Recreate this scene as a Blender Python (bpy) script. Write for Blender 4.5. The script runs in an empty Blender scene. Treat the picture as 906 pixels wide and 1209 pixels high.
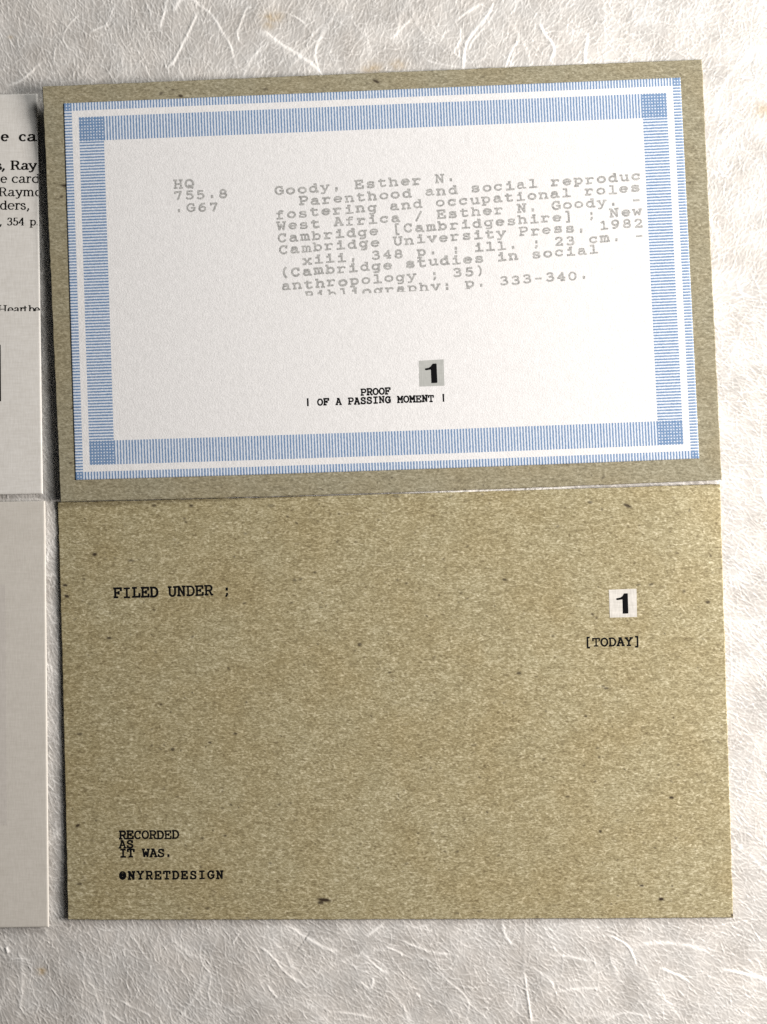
import bpy, math
import numpy as np

scene = bpy.context.scene
col = scene.collection
rng = np.random.default_rng(7)

# ------------------------------------------------------------------ scale
S = 0.000163            # metres on the table per photo unit
H = 0.215               # camera height above the table


def P(px, py, z=0.0):
    """table point that lies at photo coordinates (px, py) at height z"""
    k = S * (1.0 - z / H)
    return (px - 453.0) * k, (604.5 - py) * k, z


# ------------------------------------------------------------------ camera
cam = bpy.data.cameras.new("camera")
cam.sensor_fit = 'VERTICAL'
cam.sensor_height = 36.0
cam.sensor_width = 27.0
cam.lens = 36.0 * H / (1209 * S)
cam.clip_start = 0.01
cam.clip_end = 50.0
cam_o = bpy.data.objects.new("camera", cam)
cam_o.location = (0, 0, H)
col.objects.link(cam_o)
scene.camera = cam_o

# ------------------------------------------------------------------ light
world = bpy.data.worlds.new("World")
scene.world = world
world.use_nodes = True
bgn = world.node_tree.nodes["Background"]
bgn.inputs[0].default_value = (0.86, 0.93, 1.0, 1)
bgn.inputs[1].default_value = 0.014


def area(name, loc, target, size, power, color):
    l = bpy.data.lights.new(name, 'AREA')
    l.shape = 'RECTANGLE'
    l.size, l.size_y = size
    l.energy = power
    l.color = color
    o = bpy.data.objects.new(name, l)
    o.location = loc
    from mathutils import Vector
    d = Vector(target) - Vector(loc)
    o.rotation_euler = d.to_track_quat('-Z', 'Y').to_euler()
    col.objects.link(o)
    return o


area("window_light", (0.215, 0.30, 0.22), (0.0, 0.0, 0.0), (0.13, 0.13), 1.1, (1.0, 0.99, 0.965))
area("side_fill_light", (0.33, -0.012, 0.165), (0.0, -0.03, 0.0), (0.14, 0.12), 2.4, (1.0, 0.94, 0.89))  # second lamp, added as soft fill from the right for the brightness gradient

vs = scene.view_settings
scene.display_settings.display_device = 'sRGB'
vs.view_transform = 'Standard'
vs.look = 'None'
vs.exposure = 0.0
vs.gamma = 1.0
scene.render.engine = 'CYCLES'
scene.cycles.use_denoising = False
scene.render.filter_size = 1.2

# ------------------------------------------------------------------ helpers


def new_mat(name):
    m = bpy.data.materials.new(name)
    m.use_nodes = True
    nt = m.node_tree
    b = nt.nodes["Principled BSDF"]
    return m, nt, b


class G:
    """tiny node-graph helper"""

    def __init__(self, nt):
        self.nt = nt

    def n(self, t, **kw):
        x = self.nt.nodes.new(t)
        for k, v in kw.items():
            setattr(x, k, v)
        return x

    def link(self, a, b):
        self.nt.links.new(a, b)

    def put(self, sock, v):
        if hasattr(v, 'is_linked') or isinstance(v, bpy.types.NodeSocket):
            self.link(v, sock)
        else:
            sock.default_value = v

    def math(self, op, a, b=0.0, c=None, clamp=False):
        x = self.n('ShaderNodeMath', operation=op, use_clamp=clamp)
        self.put(x.inputs[0], a)
        self.put(x.inputs[1], b)
        if c is not None:
            self.put(x.inputs[2], c)
        return x.outputs[0]

    def mix(self, f, a, b):
        x = self.n('ShaderNodeMix', data_type='RGBA')
        self.put(x.inputs[0], f)
        self.put(x.inputs[6], a)
        self.put(x.inputs[7], b)
        return x.outputs[2]

    def obj_coords(self, scale=(1, 1, 1), rot=(0, 0, 0)):
        t = self.n('ShaderNodeTexCoord')
        m = self.n('ShaderNodeMapping')
        m.inputs['Scale'].default_value = scale
        m.inputs['Rotation'].default_value = rot
        self.link(t.outputs['Object'], m.inputs['Vector'])
        return m.outputs[0]

    def noise(self, vec, scale, detail=3.0, rough=0.6, dist=0.0):
        x = self.n('ShaderNodeTexNoise')
        self.link(vec, x.inputs['Vector'])
        x.inputs['Scale'].default_value = scale
        x.inputs['Detail'].default_value = detail
        x.inputs['Roughness'].default_value = rough
        x.inputs['Distortion'].default_value = dist
        return x.outputs['Fac']

    def remap(self, v, a, b, c=0.0, d=1.0):
        x = self.n('ShaderNodeMapRange')
        self.put(x.inputs[0], v)
        for i, k in enumerate((a, b, c, d)):
            x.inputs[1 + i].default_value = k
        return x.outputs[0]

    def attr(self, name):
        x = self.n('ShaderNodeAttribute', attribute_name=name)
        return x.outputs['Fac']

    def bump(self, h, strength, dist):
        x = self.n('ShaderNodeBump')
        x.inputs['Strength'].default_value = strength
        x.inputs['Distance'].default_value = dist
        self.link(h, x.inputs['Height'])
        return x.outputs[0]


def rgb(r, g, b):
    return (r, g, b, 1.0)


def mesh_from_arrays(name, verts, faces, attrs=None, uv=None, smooth=True):
    verts = np.asarray(verts, dtype=np.float32)
    faces = np.asarray(faces, dtype=np.int32)
    me = bpy.data.meshes.new(name)
    nf, k = faces.shape
    me.vertices.add(len(verts))
    me.vertices.foreach_set("co", verts.ravel())
    me.loops.add(nf * k)
    me.loops.foreach_set("vertex_index", faces.ravel())
    me.polygons.add(nf)
    me.polygons.foreach_set("loop_start", np.arange(0, nf * k, k, dtype=np.int32))
    me.polygons.foreach_set("use_smooth", np.full(nf, smooth, dtype=bool))
    me.update(calc_edges=True)
    for an, av in (attrs or {}).items():
        a = me.attributes.new(an, 'FLOAT', 'POINT')
        a.data.foreach_set("value", np.asarray(av, dtype=np.float32).ravel())
    if uv is not None:
        l = me.uv_layers.new(name="UVMap")
        l.data.foreach_set("uv", np.asarray(uv, dtype=np.float32)[faces.ravel()].ravel())
    me.validate()
    return me


def link_obj(name, me, mat, parent=None, loc=(0, 0, 0)):
    o = bpy.data.objects.new(name, me)
    if mat is not None:
        me.materials.append(mat)
    col.objects.link(o)
    o.location = loc
    if parent is not None:
        o.parent = parent
    return o


def thing(name, label, cat, loc, group=None):
    o = bpy.data.objects.new(name, None)
    o.empty_display_size = 0.01
    o.location = loc
    o['label'] = label
    o['category'] = cat
    if group:
        o['group'] = group
    col.objects.link(o)
    return o


# ---- value noise and fibre rasteriser (numpy)
def vnoise(X, Y, wl, seed):
    r = np.random.default_rng(seed)
    n = 64
    t = r.random((n, n))
    x = X / wl + 17.3
    y = Y / wl + 9.1
    xi = np.floor(x).astype(int)
    yi = np.floor(y).astype(int)
    fx = x - xi
    fy = y - yi
    fx = fx * fx * (3 - 2 * fx)
    fy = fy * fy * (3 - 2 * fy)
    a = t[xi % n, yi % n]
    b = t[(xi + 1) % n, yi % n]
    c = t[xi % n, (yi + 1) % n]
    d = t[(xi + 1) % n, (yi + 1) % n]
    return (a * (1 - fx) + b * fx) * (1 - fy) + (c * (1 - fx) + d * fx) * fy - 0.5


def blur(a, n=1):
    for _ in range(n):
        p = np.pad(a, 1, mode='edge')
        a = (p[1:-1, :-2] + 2 * p[1:-1, 1:-1] + p[1:-1, 2:]) / 4
        p = np.pad(a, 1, mode='edge')
        a = (p[:-2, 1:-1] + 2 * p[1:-1, 1:-1] + p[2:, 1:-1]) / 4
    return a


def splat(grid, x, y, w):
    ny, nx = grid.shape
    xi = np.floor(x).astype(int)
    yi = np.floor(y).astype(int)
    fx = x - xi
    fy = y - yi
    for ox, oy, ww in ((0, 0, (1 - fx) * (1 - fy)), (1, 0, fx * (1 - fy)), (0, 1, (1 - fx) * fy), (1, 1, fx * fy)):
        gx = xi + ox
        gy = yi + oy
        ok = (gx >= 0) & (gx < nx) & (gy >= 0) & (gy < ny)
        grid += np.bincount(gy[ok] * nx + gx[ok], weights=(w * ww)[ok], minlength=nx * ny).reshape(ny, nx)


def fibres(shape, n, length, ang_fn, spread, curv, amp, seed, uniform=0.3):
    """height field of n short curved hairs; units are grid cells, y grows down"""
    r = np.random.default_rng(seed)
    ny, nx = shape
    g = np.zeros(shape)
    x = r.random(n) * nx
    y = r.random(n) * ny
    a = ang_fn(x, y) + r.normal(0, spread, n)
    u = r.random(n) < uniform
    a[u] = r.random(u.sum()) * math.pi * 2
    L = length[0] + (length[1] - length[0]) * r.random(n) ** 2
    k = r.normal(0, curv, n)
    w = amp * (0.35 + r.random(n))
    step = 0.8
    K = int(length[1] / step)
    for i in range(K):
        s = i * step
        act = s < L
        if not act.any():
            break
        t = np.where(act, s / L, 0)
        splat(g, x[act], y[act], (w * np.sin(np.pi * (0.08 + 0.84 * t)))[act])
        a = a + k * step
        x = x + np.cos(a) * step
        y = y - np.sin(a) * step
    return g


def catmull(pts, per=8):
    p = np.asarray(pts, float)
    if len(p) < 3:
        t = np.linspace(0, 1, per)[:, None]
        return p[0] * (1 - t) + p[1] * t
    q = np.vstack([2 * p[0] - p[1], p, 2 * p[-1] - p[-2]])
    out = []
    for i in range(1, len(q) - 2):
        for t in np.linspace(0, 1, per, endpoint=False):
            a, b, c, d = q[i - 1], q[i], q[i + 1], q[i + 2]
            out.append(0.5 * (2 * b + (c - a) * t + (2 * a - 5 * b + 4 * c - d) * t * t + (3 * b - 3 * c + d - a) * t ** 3))
    out.append(q[-2])
    return np.array(out)


# ------------------------------------------------------------------ the handmade paper on the table
STEP = 0.8
GX0, GX1, GY0, GY1 = -70.0, 976.0, -70.0, 1279.0
gx = np.arange(GX0, GX1, STEP)
gy = np.arange(GY0, GY1, STEP)
NX, NY = len(gx), len(gy)
XX, YY = np.meshgrid(gx, gy)

ORI = [(50, 50, 112), (180, 60, 100), (300, 50, 60), (430, 50, 62), (560, 40, 66), (680, 40, 48), (860, 60, 46), (880, 230, 62),
       (880, 450, 160), (880, 800, 155), (860, 1150, 152), (650, 1150, 140), (400, 1150, 142), (150, 1150, 118),
       (60, 700, 118), (60, 1000, 125), (0, 400, 100)]


def ori_fn(x, y):
    px = GX0 + x * STEP
    py = GY0 + y * STEP
    c = np.zeros_like(px)
    s = np.zeros_like(px)
    for ox, oy, a in ORI:
        w = 1.0 / ((px - ox) ** 2 + (py - oy) ** 2 + 900.0) ** 1.2
        c += w * math.cos(2 * math.radians(a))
        s += w * math.sin(2 * math.radians(a))
    return 0.5 * np.arctan2(s, c)


fine = fibres((NY, NX), 150000, (9, 34), ori_fn, 0.36, 0.014, 1.0, 11, 0.2)
mid = fibres((NY, NX), 12000, (18, 60), ori_fn, 0.5, 0.035, 1.0, 12, 0.4)
long_ = fibres((NY, NX), 800, (50, 160), ori_fn, 0.7, 0.022, 1.0, 13, 0.6)
fine = 0.6 * fine + 0.4 * blur(fine, 1)
fine = fine - blur(fine, 14)
midb = blur(mid, 1)
midb = np.minimum(midb, 2.0)
longb = np.minimum(blur(long_, 1), 1.6)
bund = np.zeros((NY, NX))
for sd_, n_, sp_ in ((14, 150, .25), (15, 150, .25)):      # loose bundles: hairs that share a course
    rb = np.random.default_rng(sd_)
    for _ in range(1):
        b0 = fibres((NY, NX), n_, (60, 190), ori_fn, 0.55, 0.008, 1.0, sd_, 0.25)
    bund += b0
bund = blur(bund, 10) * 7.0
bund = np.minimum(bund, 2.2) - np.minimum(bund, 2.2).mean()

STRANDS = [  # x y points in photo units, half width, height
    ([(96.6, 13.8), (82.8, 27.6), (75, 41.4), (76, 51), (85.5, 60.7)], 1.0, 1.0),
    ([(52.4, 70.4), (38.6, 82.8), (22, 96.6), (5.5, 101.5)], 1.5, 1.0),
    ([(135, 5.5), (129.7, 19.3), (121.4, 36)], 1.0, .8),
    ([(129.7, 27.6), (116, 33), (105, 38.6)], 1.1, .8),
    ([(198.7, -5), (193, 16.6), (187.6, 37)], 1.7, 1.3),
    ([(213, -5), (204, 13.8)], 3.0, 1.5),
    ([(234.5, 11), (226, 30), (212.5, 58), (203, 74.5), (194.5, 80)], 1.7, 1.5),
    ([(218, -8), (237, 8), (249, 17), (261, 36), (272, 55), (280, 88)], 1.6, 1.2),
    ([(65, 55), (64, 72), (69, 80)], 1.0, .7),
    ([(293, 5), (283, 30), (280, 41), (283, 51)], 1.4, 1.5),
    ([(305, 38), (315, 41), (333, 55), (352, 66), (371, 80), (381, 92)], 2.8, 2.2),
    ([(382, 27.6), (369, 41), (363, 52)], 1.4, 1.0),
    ([(384, 33), (374, 52), (371, 66), (377, 83)], 1.8, 1.1),
    ([(341, 18), (350, 21), (362, 29)], 1.2, .8),
    ([(487, 20.7), (473.5, 33), (460, 47)], 1.7, 1.2),
    ([(316, 48), (297, 69), (284, 95)], 1.5, .9),
    ([(302, 70), (307, 82)], 1.2, .7),
    ([(584, 3), (569, 26), (552, 47), (547, 66), (546, 86)], 2.1, 1.9),
    ([(588, 8), (575, 28), (558, 48), (553, 62)], 1.2, .9),
    ([(543, 27.6), (543, 47), (536, 61), (545, 70)], 1.3, 1.1),
    ([(635, 23.5), (641, 38.6), (650, 50), (653, 61), (646, 80)], 1.8, 1.7),
    ([(695, 38), (690, 61), (690, 80)], 1.8, 1.7),
    ([(614.5, 44), (602, 63.5), (595, 84)], 1.5, 1.2),
    ([(608, 60), (601, 80)], 1.2, 1.0),
    ([(572, 3), (552, 14), (533, 27.6)], 1.8, 1.2),
    ([(500, 70), (520, 76), (546, 80)], 1.2, .7),
    ([(152, 1096.5), (165.6, 1121), (175.5, 1134.6)], 1.0, .7),
    ([(212, 1143), (225, 1159.5)], 1.2, .8),
    ([(238, 1108), (237, 1133), (248, 1153), (247, 1179), (265, 1189), (300, 1202)], 1.1, .7),
    ([(142, 1181), (155, 1189), (174, 1197.5), (176, 1203)], 1.4, .8),
    ([(122.5, 1191), (146, 1208)], 1.4, .8),
    ([(7.0, 1118), (9.3, 1126)], 1.9, 2.2),
    ([(11.6, 1133), (25, 1132), (40, 1135.6)], 1.2, .6),
    ([(284, 1099), (274, 1116)], .9, .9),
    ([(303, 1115), (320, 1128), (340, 1151), (366, 1168)], 1.4, 1.1),
    ([(335, 1090), (366, 1110), (386, 1121), (405, 1124)], 2.2, 1.1),
    ([(367, 1098), (359, 1110), (346, 1127)], 1.2, -1.3),
    ([(425, 1122), (445, 1142), (461, 1152)], 1.3, 1.1),
    ([(470, 1109), (505, 1123), (535, 1128)], 1.7, 1.1),
    ([(457, 1086), (444, 1097), (428, 1109)], 1.6, 1.0),
    ([(453, 1117), (472, 1125), (474, 1130)], 1.3, 1.3),
    ([(491, 1172), (495, 1178)], 1.4, 1.3),
    ([(518, 1150), (542, 1169), (553, 1183), (552, 1198)], 1.2, .9),
    ([(390, 1194), (420, 1198), (442, 1203)], 1.4, .9),
    ([(419, 1154), (437, 1167), (441, 1151)], 1.4, .9),
    ([(314, 1162), (328, 1180)], 1.4, .9),
    ([(715, 1102), (738.5, 1115), (748, 1130), (752, 1143)], 1.4, 1.3),
    ([(776, 1142), (798, 1151), (815, 1159.5)], 1.6, 1.3),
    ([(846, 1143), (881, 1151), (912, 1161)], 1.8, 1.6),
    ([(870, 1138), (890, 1150), (909, 1157)], 1.0, 1.0),
    ([(619, 1147), (622.5, 1173), (628, 1212)], 1.5, 1.7),
    ([(624, 1138), (649, 1158), (654, 1168)], 1.3, 1.1),
    ([(650, 1128), (675, 1130), (703, 1137)], 1.8, .9),
    ([(640, 1175), (680, 1168), (712, 1167)], 1.8, .8),
    ([(748, 1117), (780, 1113), (812, 1117), (840, 1125)], 2.2, .9),
    ([(592, 1085), (597, 1105), (606, 1118)], 1.8, 1.1),
    ([(870, 330), (874, 345), (888, 352)], 1.4, .9),
    ([(872, 998), (875, 1003)], 2.6, 1.5),
    ([(60, 640), (52, 676), (66, 680)], 1.4, .9),
    ([(893, 60), (886, 78), (890, 92)], 1.2, -.8),
    ([(478, 582.0), (560, 579.8), (620, 577.9), (675, 576.2)], 2.0, 3.6),  # added ridge: lifts and whitens the seam between the kraft cards as if lit
    ([(776, 1204), (740, 1196), (715, 1204)], 1.3, .8),
]
strand = np.zeros((NY, NX))
for pts, hw, hgt in STRANDS:
    c = catmull(pts, 10)
    d2 = np.full((NY, NX), 1e9)
    x0 = int((c[:, 0].min() - 10 - GX0) / STEP)
    x1 = int((c[:, 0].max() + 10 - GX0) / STEP) + 1
    y0 = int((c[:, 1].min() - 10 - GY0) / STEP)
    y1 = int((c[:, 1].max() + 10 - GY0) / STEP) + 1
    x0, y0 = max(x0, 0), max(y0, 0)
    sx = XX[y0:y1, x0:x1]
    sy = YY[y0:y1, x0:x1]
    best = np.full(sx.shape, 1e9)
    tt = np.zeros(sx.shape)
    for i in range(len(c) - 1):
        a, b = c[i], c[i + 1]
        ab = b - a
        t = np.clip(((sx - a[0]) * ab[0] + (sy - a[1]) * ab[1]) / (ab @ ab + 1e-9), 0, 1)
        dd = np.hypot(sx - a[0] - t * ab[0], sy - a[1] - t * ab[1])
        m = dd < best
        best = np.where(m, dd, best)
        tt = np.where(m, (i + t) / (len(c) - 1), tt)
    taper = np.clip(np.sin(np.pi * np.clip(tt, 0, 1)) * 1.8, 0.04, 1)
    rough = 0.85 + 0.7 * vnoise(sx, sy, 9.0, 91) + .5 * vnoise(sx, sy, 2.5, 92)
    h = hgt * taper * rough * np.exp(-(best / (hw * 1.0)) ** 2)
    cur = strand[y0:y1, x0:x1]
    strand[y0:y1, x0:x1] = np.where(np.abs(h) > np.abs(cur), h, cur)

lumps = vnoise(XX, YY, 70, 3) * 1.0 + vnoise(XX, YY, 31, 4) * 0.55 + vnoise(XX, YY, 14, 5) * 0.28 + vnoise(XX, YY, 7, 6) * 0.13
MM = 0.001
Z = (0.025 * fine + 0.026 * midb + 0.036 * longb + 0.07 * strand + 0.028 * bund + 0.24 * lumps) * MM
whit = np.clip(0.40 + 0.34 * fine + 0.2 * midb + 0.24 * longb + 0.8 * np.maximum(strand, 0) + 0.16 * bund + 0.9 * vnoise(XX, YY, 22, 8) * 0.4, 0, 1)
bark = np.zeros_like(Z)
for bx, by, br, ba in [(322, 20, 11, .5), (318, 30, 7, .4), (440, 82, 12, .45), (470, 76, 9, .4), (49, 1147, 5, .8), (12, 44, 3, .5), (905, 130, 14, .35)]:
    bark = np.maximum(bark, ba * np.exp(-(((XX - bx) / br) ** 2 + ((YY - by) / (br * .7)) ** 2)) * (1 + 1.2 * vnoise(XX, YY, 4, 44)))

# sheet continues beyond the detailed field with a coarse apron
gxa = np.concatenate([[-3200, -1600, -700, -250], gx, [1050, 1500, 2400, 4200]])
gya = np.concatenate([[-3200, -1600, -700, -250], gy, [1360, 1800, 2800, 4400]])
pad = lambda a, v: np.pad(a, 4, constant_values=v)
Zp, Wp, Bp = pad(Z, 0.0), pad(whit, .45), pad(bark, 0.0)
XA, YA = np.meshgrid(gxa, gya)
verts = np.stack([(XA - 453.0) * S, (604.5 - YA) * S, Zp], -1).reshape(-1, 3)
nxa, nya = len(gxa), len(gya)
idx = np.arange(nxa * nya).reshape(nya, nxa)
faces = np.stack([idx[:-1, :-1], idx[1:, :-1], idx[1:, 1:], idx[:-1, 1:]], -1).reshape(-1, 4)
me = mesh_from_arrays("ground", verts, faces, {"whit": Wp, "bark": Bp})

m_paper, nt, b = new_mat("handmade_paper")
g = G(nt)
c0 = g.obj_coords()
n1 = g.noise(c0, 2600.0, 4, .65)
n2 = g.noise(c0, 130.0, 3, .6)
w = g.attr("whit")
base = g.mix(w, rgb(.45, .43, .405), rgb(.91, .895, .87))
tone = g.mix(g.remap(n2, .35, .65), rgb(1, .985, .965), rgb(.965, .97, .97))
mul = g.n('ShaderNodeMix', data_type='RGBA', blend_type='MULTIPLY')
mul.inputs[0].default_value = 1.0
g.link(base, mul.inputs[6])
g.link(tone, mul.inputs[7])
fin = g.mix(g.attr("bark"), mul.outputs[2], rgb(.50, .36, .17))
g.link(fin, b.inputs['Base Color'])
b.inputs['Roughness'].default_value = .42
b.inputs['Specular IOR Level'].default_value = .5
g.link(g.bump(n1, .35, .00006), b.inputs['Normal'])
ground = link_obj("ground", me, m_paper)
ground['kind'] = 'structure'
ground['label'] = 'white handmade paper with tangled raised fibres under the cards'

# ------------------------------------------------------------------ curved card surfaces


class Sheet:
    """a sheet whose outline is a quad in photo units and whose top height is zfn(u, v)"""

    def __init__(self, tl, tr, br, bl, zfn, bow=(0, 0, 0, 0)):
        self.c = [np.array(p, float) for p in (tl, tr, br, bl)]
        self.zfn = zfn
        self.bow = bow        # sideways bulge of top, right, bottom, left edges in photo units

    def px(self, u, v):
        tl, tr, br, bl = self.c
        u = np.asarray(u, float)[..., None]
        v = np.asarray(v, float)[..., None]
        p = (tl * (1 - u) + tr * u) * (1 - v) + (bl * (1 - u) + br * u) * v
        t, r, b_, l = self.bow
        p = p + np.concatenate([(r * u + l * (1 - u)) * 4 * v * (1 - v), (t * (1 - v) + b_ * v) * 4 * u * (1 - u)], -1)
        return p

    def uv(self, x, y):
        """inverse of px by Newton steps"""
        x = np.asarray(x, float)
        y = np.asarray(y, float)
        u = np.full(x.shape, .5)
        v = np.full(x.shape, .5)
        e = 1e-4
        for _ in range(8):
            p = self.px(u, v)
            pu = (self.px(u + e, v) - p) / e
            pv = (self.px(u, v + e) - p) / e
            rx = x - p[..., 0]
            ry = y - p[..., 1]
            det = pu[..., 0] * pv[..., 1] - pv[..., 0] * pu[..., 1]
            u = u + (rx * pv[..., 1] - ry * pv[..., 0]) / det
            v = v + (ry * pu[..., 0] - rx * pu[..., 1]) / det
        return u, v

    def at(self, x, y, off=0.0):
        u, v = self.uv(x, y)
        z = self.zfn(np.clip(u, -.05, 1.05), np.clip(v, -.05, 1.05)) + off
        k = S * (1 - z / H)
        return np.stack([(np.asarray(x) - 453.0) * k, (604.5 - np.asarray(y)) * k, z], -1)


def slab(sheet, u_edges, v_edges, th, relief=None, edge=None):
    """solid sheet: top grid with relief, vertical rim, flat underside"""
    U, V = np.meshgrid(u_edges, v_edges)
    p = sheet.px(U, V)
    z = sheet.zfn(U, V)
    ny, nx = U.shape
    k = S * (1 - z / H)
    X = (p[..., 0] - 453.0) * k
    Y = (604.5 - p[..., 1]) * k
    if edge is not None:      # slight wander of the cut edges
        X = X + edge[0]
        Y = Y + edge[1]
    zt = z + (relief if relief is not None else 0)
    # softly rounded arris
    rim = np.zeros_like(z)
    rim[0, :] = rim[-1, :] = rim[:, 0] = rim[:, -1] = 1
    zt = zt - rim * th * .18
    top = np.stack([X, Y, zt], -1).reshape(-1, 3)
    idx = np.arange(nx * ny).reshape(ny, nx)
    faces = np.stack([idx[:-1, :-1], idx[1:, :-1], idx[1:, 1:], idx[:-1, 1:]], -1).reshape(-1, 4)
    loop = np.concatenate([idx[0, :-1], idx[:-1, -1], idx[-1, :0:-1], idx[:0:-1, 0]])
    nb = len(top)
    bot = np.stack([X, Y, z - th], -1)
    ri = np.unique(np.append(np.arange(0, ny, 12), ny - 1))
    ci = np.unique(np.append(np.arange(0, nx, 12), nx - 1))
    low = bot[np.ix_(ri, ci)].reshape(-1, 3)              # coarser underside
    rimv = bot.reshape(-1, 3)[loop]
    i = np.arange(len(loop))
    j = (i + 1) % len(loop)
    side = np.stack([loop[i], loop[j], nb + j, nb + i], -1)
    k2 = nb + len(loop) + np.arange(len(low)).reshape(len(ri), len(ci))
    under = np.stack([k2[:-1, :-1], k2[:-1, 1:], k2[1:, 1:], k2[1:, :-1]], -1).reshape(-1, 4)
    bot = np.vstack([rimv, low])
    m = len(bot)
    return np.vstack([top, bot]), np.vstack([faces, side, under]), (U, V, p, nb, m)


def loc_of(sheet):
    q = sheet.px(.5, .5)
    x, y, _ = P(q[0], q[1], 0)
    return (x, y, 0.0)


def add_slab(name, sheet, step, th, mat, parent, relief_fn=None, attrs_fn=None, edge_amp=0.0, seed=0):
    q = sheet.px(np.array([0, 1, 0.0]), np.array([0, 0, 1.0]))
    w_ = np.hypot(*(q[1] - q[0]))
    h_ = np.hypot(*(q[2] - q[0]))
    nu = int(w_ / step) + 1
    nv = int(h_ / step) + 1
    ue = np.linspace(0, 1, nu)
    ve = np.linspace(0, 1, nv)
    # thin border rows make the arris tight
    d = 0.9 / w_
    ue = np.concatenate([[0, d], ue[1:-1], [1 - d, 1]])
    d = 0.9 / h_
    ve = np.concatenate([[0, d], ve[1:-1], [1 - d, 1]])
    U, V = np.meshgrid(ue, ve)
    A = attrs_fn(U * w_, V * h_) if attrs_fn else {}
    rel = relief_fn(U * w_, V * h_, A) if relief_fn else None
    edge = None
    if edge_amp:
        ex = np.zeros_like(U)
        ey = np.zeros_like(U)
        wl = vnoise(V * h_, 0 * V, 9, seed) + .7 * vnoise(V * h_, 0 * V + 50, 3, seed + 1)
        wr = vnoise(V * h_, 0 * V + 90, 9, seed) + .7 * vnoise(V * h_, 0 * V + 150, 3, seed + 1)
        ht = vnoise(U * w_, 0 * V + 210, 9, seed) + .7 * vnoise(U * w_, 0 * V + 250, 3, seed + 1)
        hb = vnoise(U * w_, 0 * V + 290, 9, seed) + .7 * vnoise(U * w_, 0 * V + 350, 3, seed + 1)
        el = np.exp(-U * w_ / 2)
        er = np.exp(-(1 - U) * w_ / 2)
        et = np.exp(-V * h_ / 2)
        eb = np.exp(-(1 - V) * h_ / 2)
        ex = edge_amp * S * (wl * el + wr * er)
        ey = edge_amp * S * (ht * et + hb * eb)
        edge = (ex, ey)
    verts, faces, (UU, VV, p, nb, m) = slab(sheet, ue, ve, th, rel, edge)
    L = loc_of(sheet)
    verts = verts - np.array(L if parent is None or parent.type == 'EMPTY' else L)
    attrs = {k: np.concatenate([a.ravel(), np.zeros(m)]) for k, a in A.items()}
    uv = np.concatenate([np.stack([UU * w_, VV * h_], -1).reshape(-1, 2), np.zeros((m, 2))])
    me = mesh_from_arrays(name, verts, faces, attrs, uv)
    # keep the rim crisp
    sm = np.ones(len(me.polygons), dtype=bool)
    sm[(len(ue) - 1) * (len(ve) - 1):] = False
    me.polygons.foreach_set("use_smooth", sm)
    return link_obj(name, me, mat, parent)


# ------------------------------------------------------------------ materials of the cards
def kraft_material(name, dark, mid_, light, warm):
    m, nt, b = new_mat(name)
    g = G(nt)
    ca = g.obj_coords((.45, 1, 1))
    c0 = g.obj_coords()
    n1 = g.noise(ca, 3800, 4, .7, .3)
    n2 = g.noise(ca, 1250, 3, .65)
    n3 = g.noise(c0, 75, 3, .55)
    f = g.attr("fleck")
    d = g.attr("speck")
    v = g.math('ADD', g.math('MULTIPLY', g.math('SUBTRACT', n1, .5), 1.5), g.math('MULTIPLY', g.math('SUBTRACT', n2, .5), .7))
    v = g.math('ADD', v, g.math('MULTIPLY', f, .20))
    v = g.math('ADD', v, .5, clamp=True)
    ramp = g.n('ShaderNodeValToRGB')
    e = ramp.color_ramp.elements
    e[0].position = .12
    e[0].color = rgb(*dark)
    e[1].position = .92
    e[1].color = rgb(*light)
    k = ramp.color_ramp.elements.new(.5)
    k.color = rgb(*mid_)
    g.link(v, ramp.inputs[0])
    ml = g.n('ShaderNodeMix', data_type='RGBA', blend_type='MULTIPLY')
    ml.inputs[0].default_value = 1.0
    g.link(ramp.outputs[0], ml.inputs[6])
    g.link(g.mix(g.remap(n3, .38, .66), rgb(1.03, 1.03, 1.03), rgb(*warm)), ml.inputs[7])
    n4 = g.noise(ca, 1700, 2, .5)
    c = g.mix(g.remap(n4, .60, .74, 0, .55), ml.outputs[2], rgb(*dark))
    c = g.mix(d, c, rgb(.035, .022, .012))
    g.link(c, b.inputs['Base Color'])
    b.inputs['Roughness'].default_value = .7
    b.inputs['Specular IOR Level'].default_value = .25
    g.link(g.bump(n1, .6, .00006), b.inputs['Normal'])
    return m


m_kraft_lo = kraft_material("kraft_board", (.175, .14, .075), (.352, .307, .178), (.69, .635, .455), (.95, .91, .84))
m_kraft_up = kraft_material("grey_kraft_board", (.16, .14, .09), (.295, .268, .18), (.48, .45, .34), (1.0, .96, .90))


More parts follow.
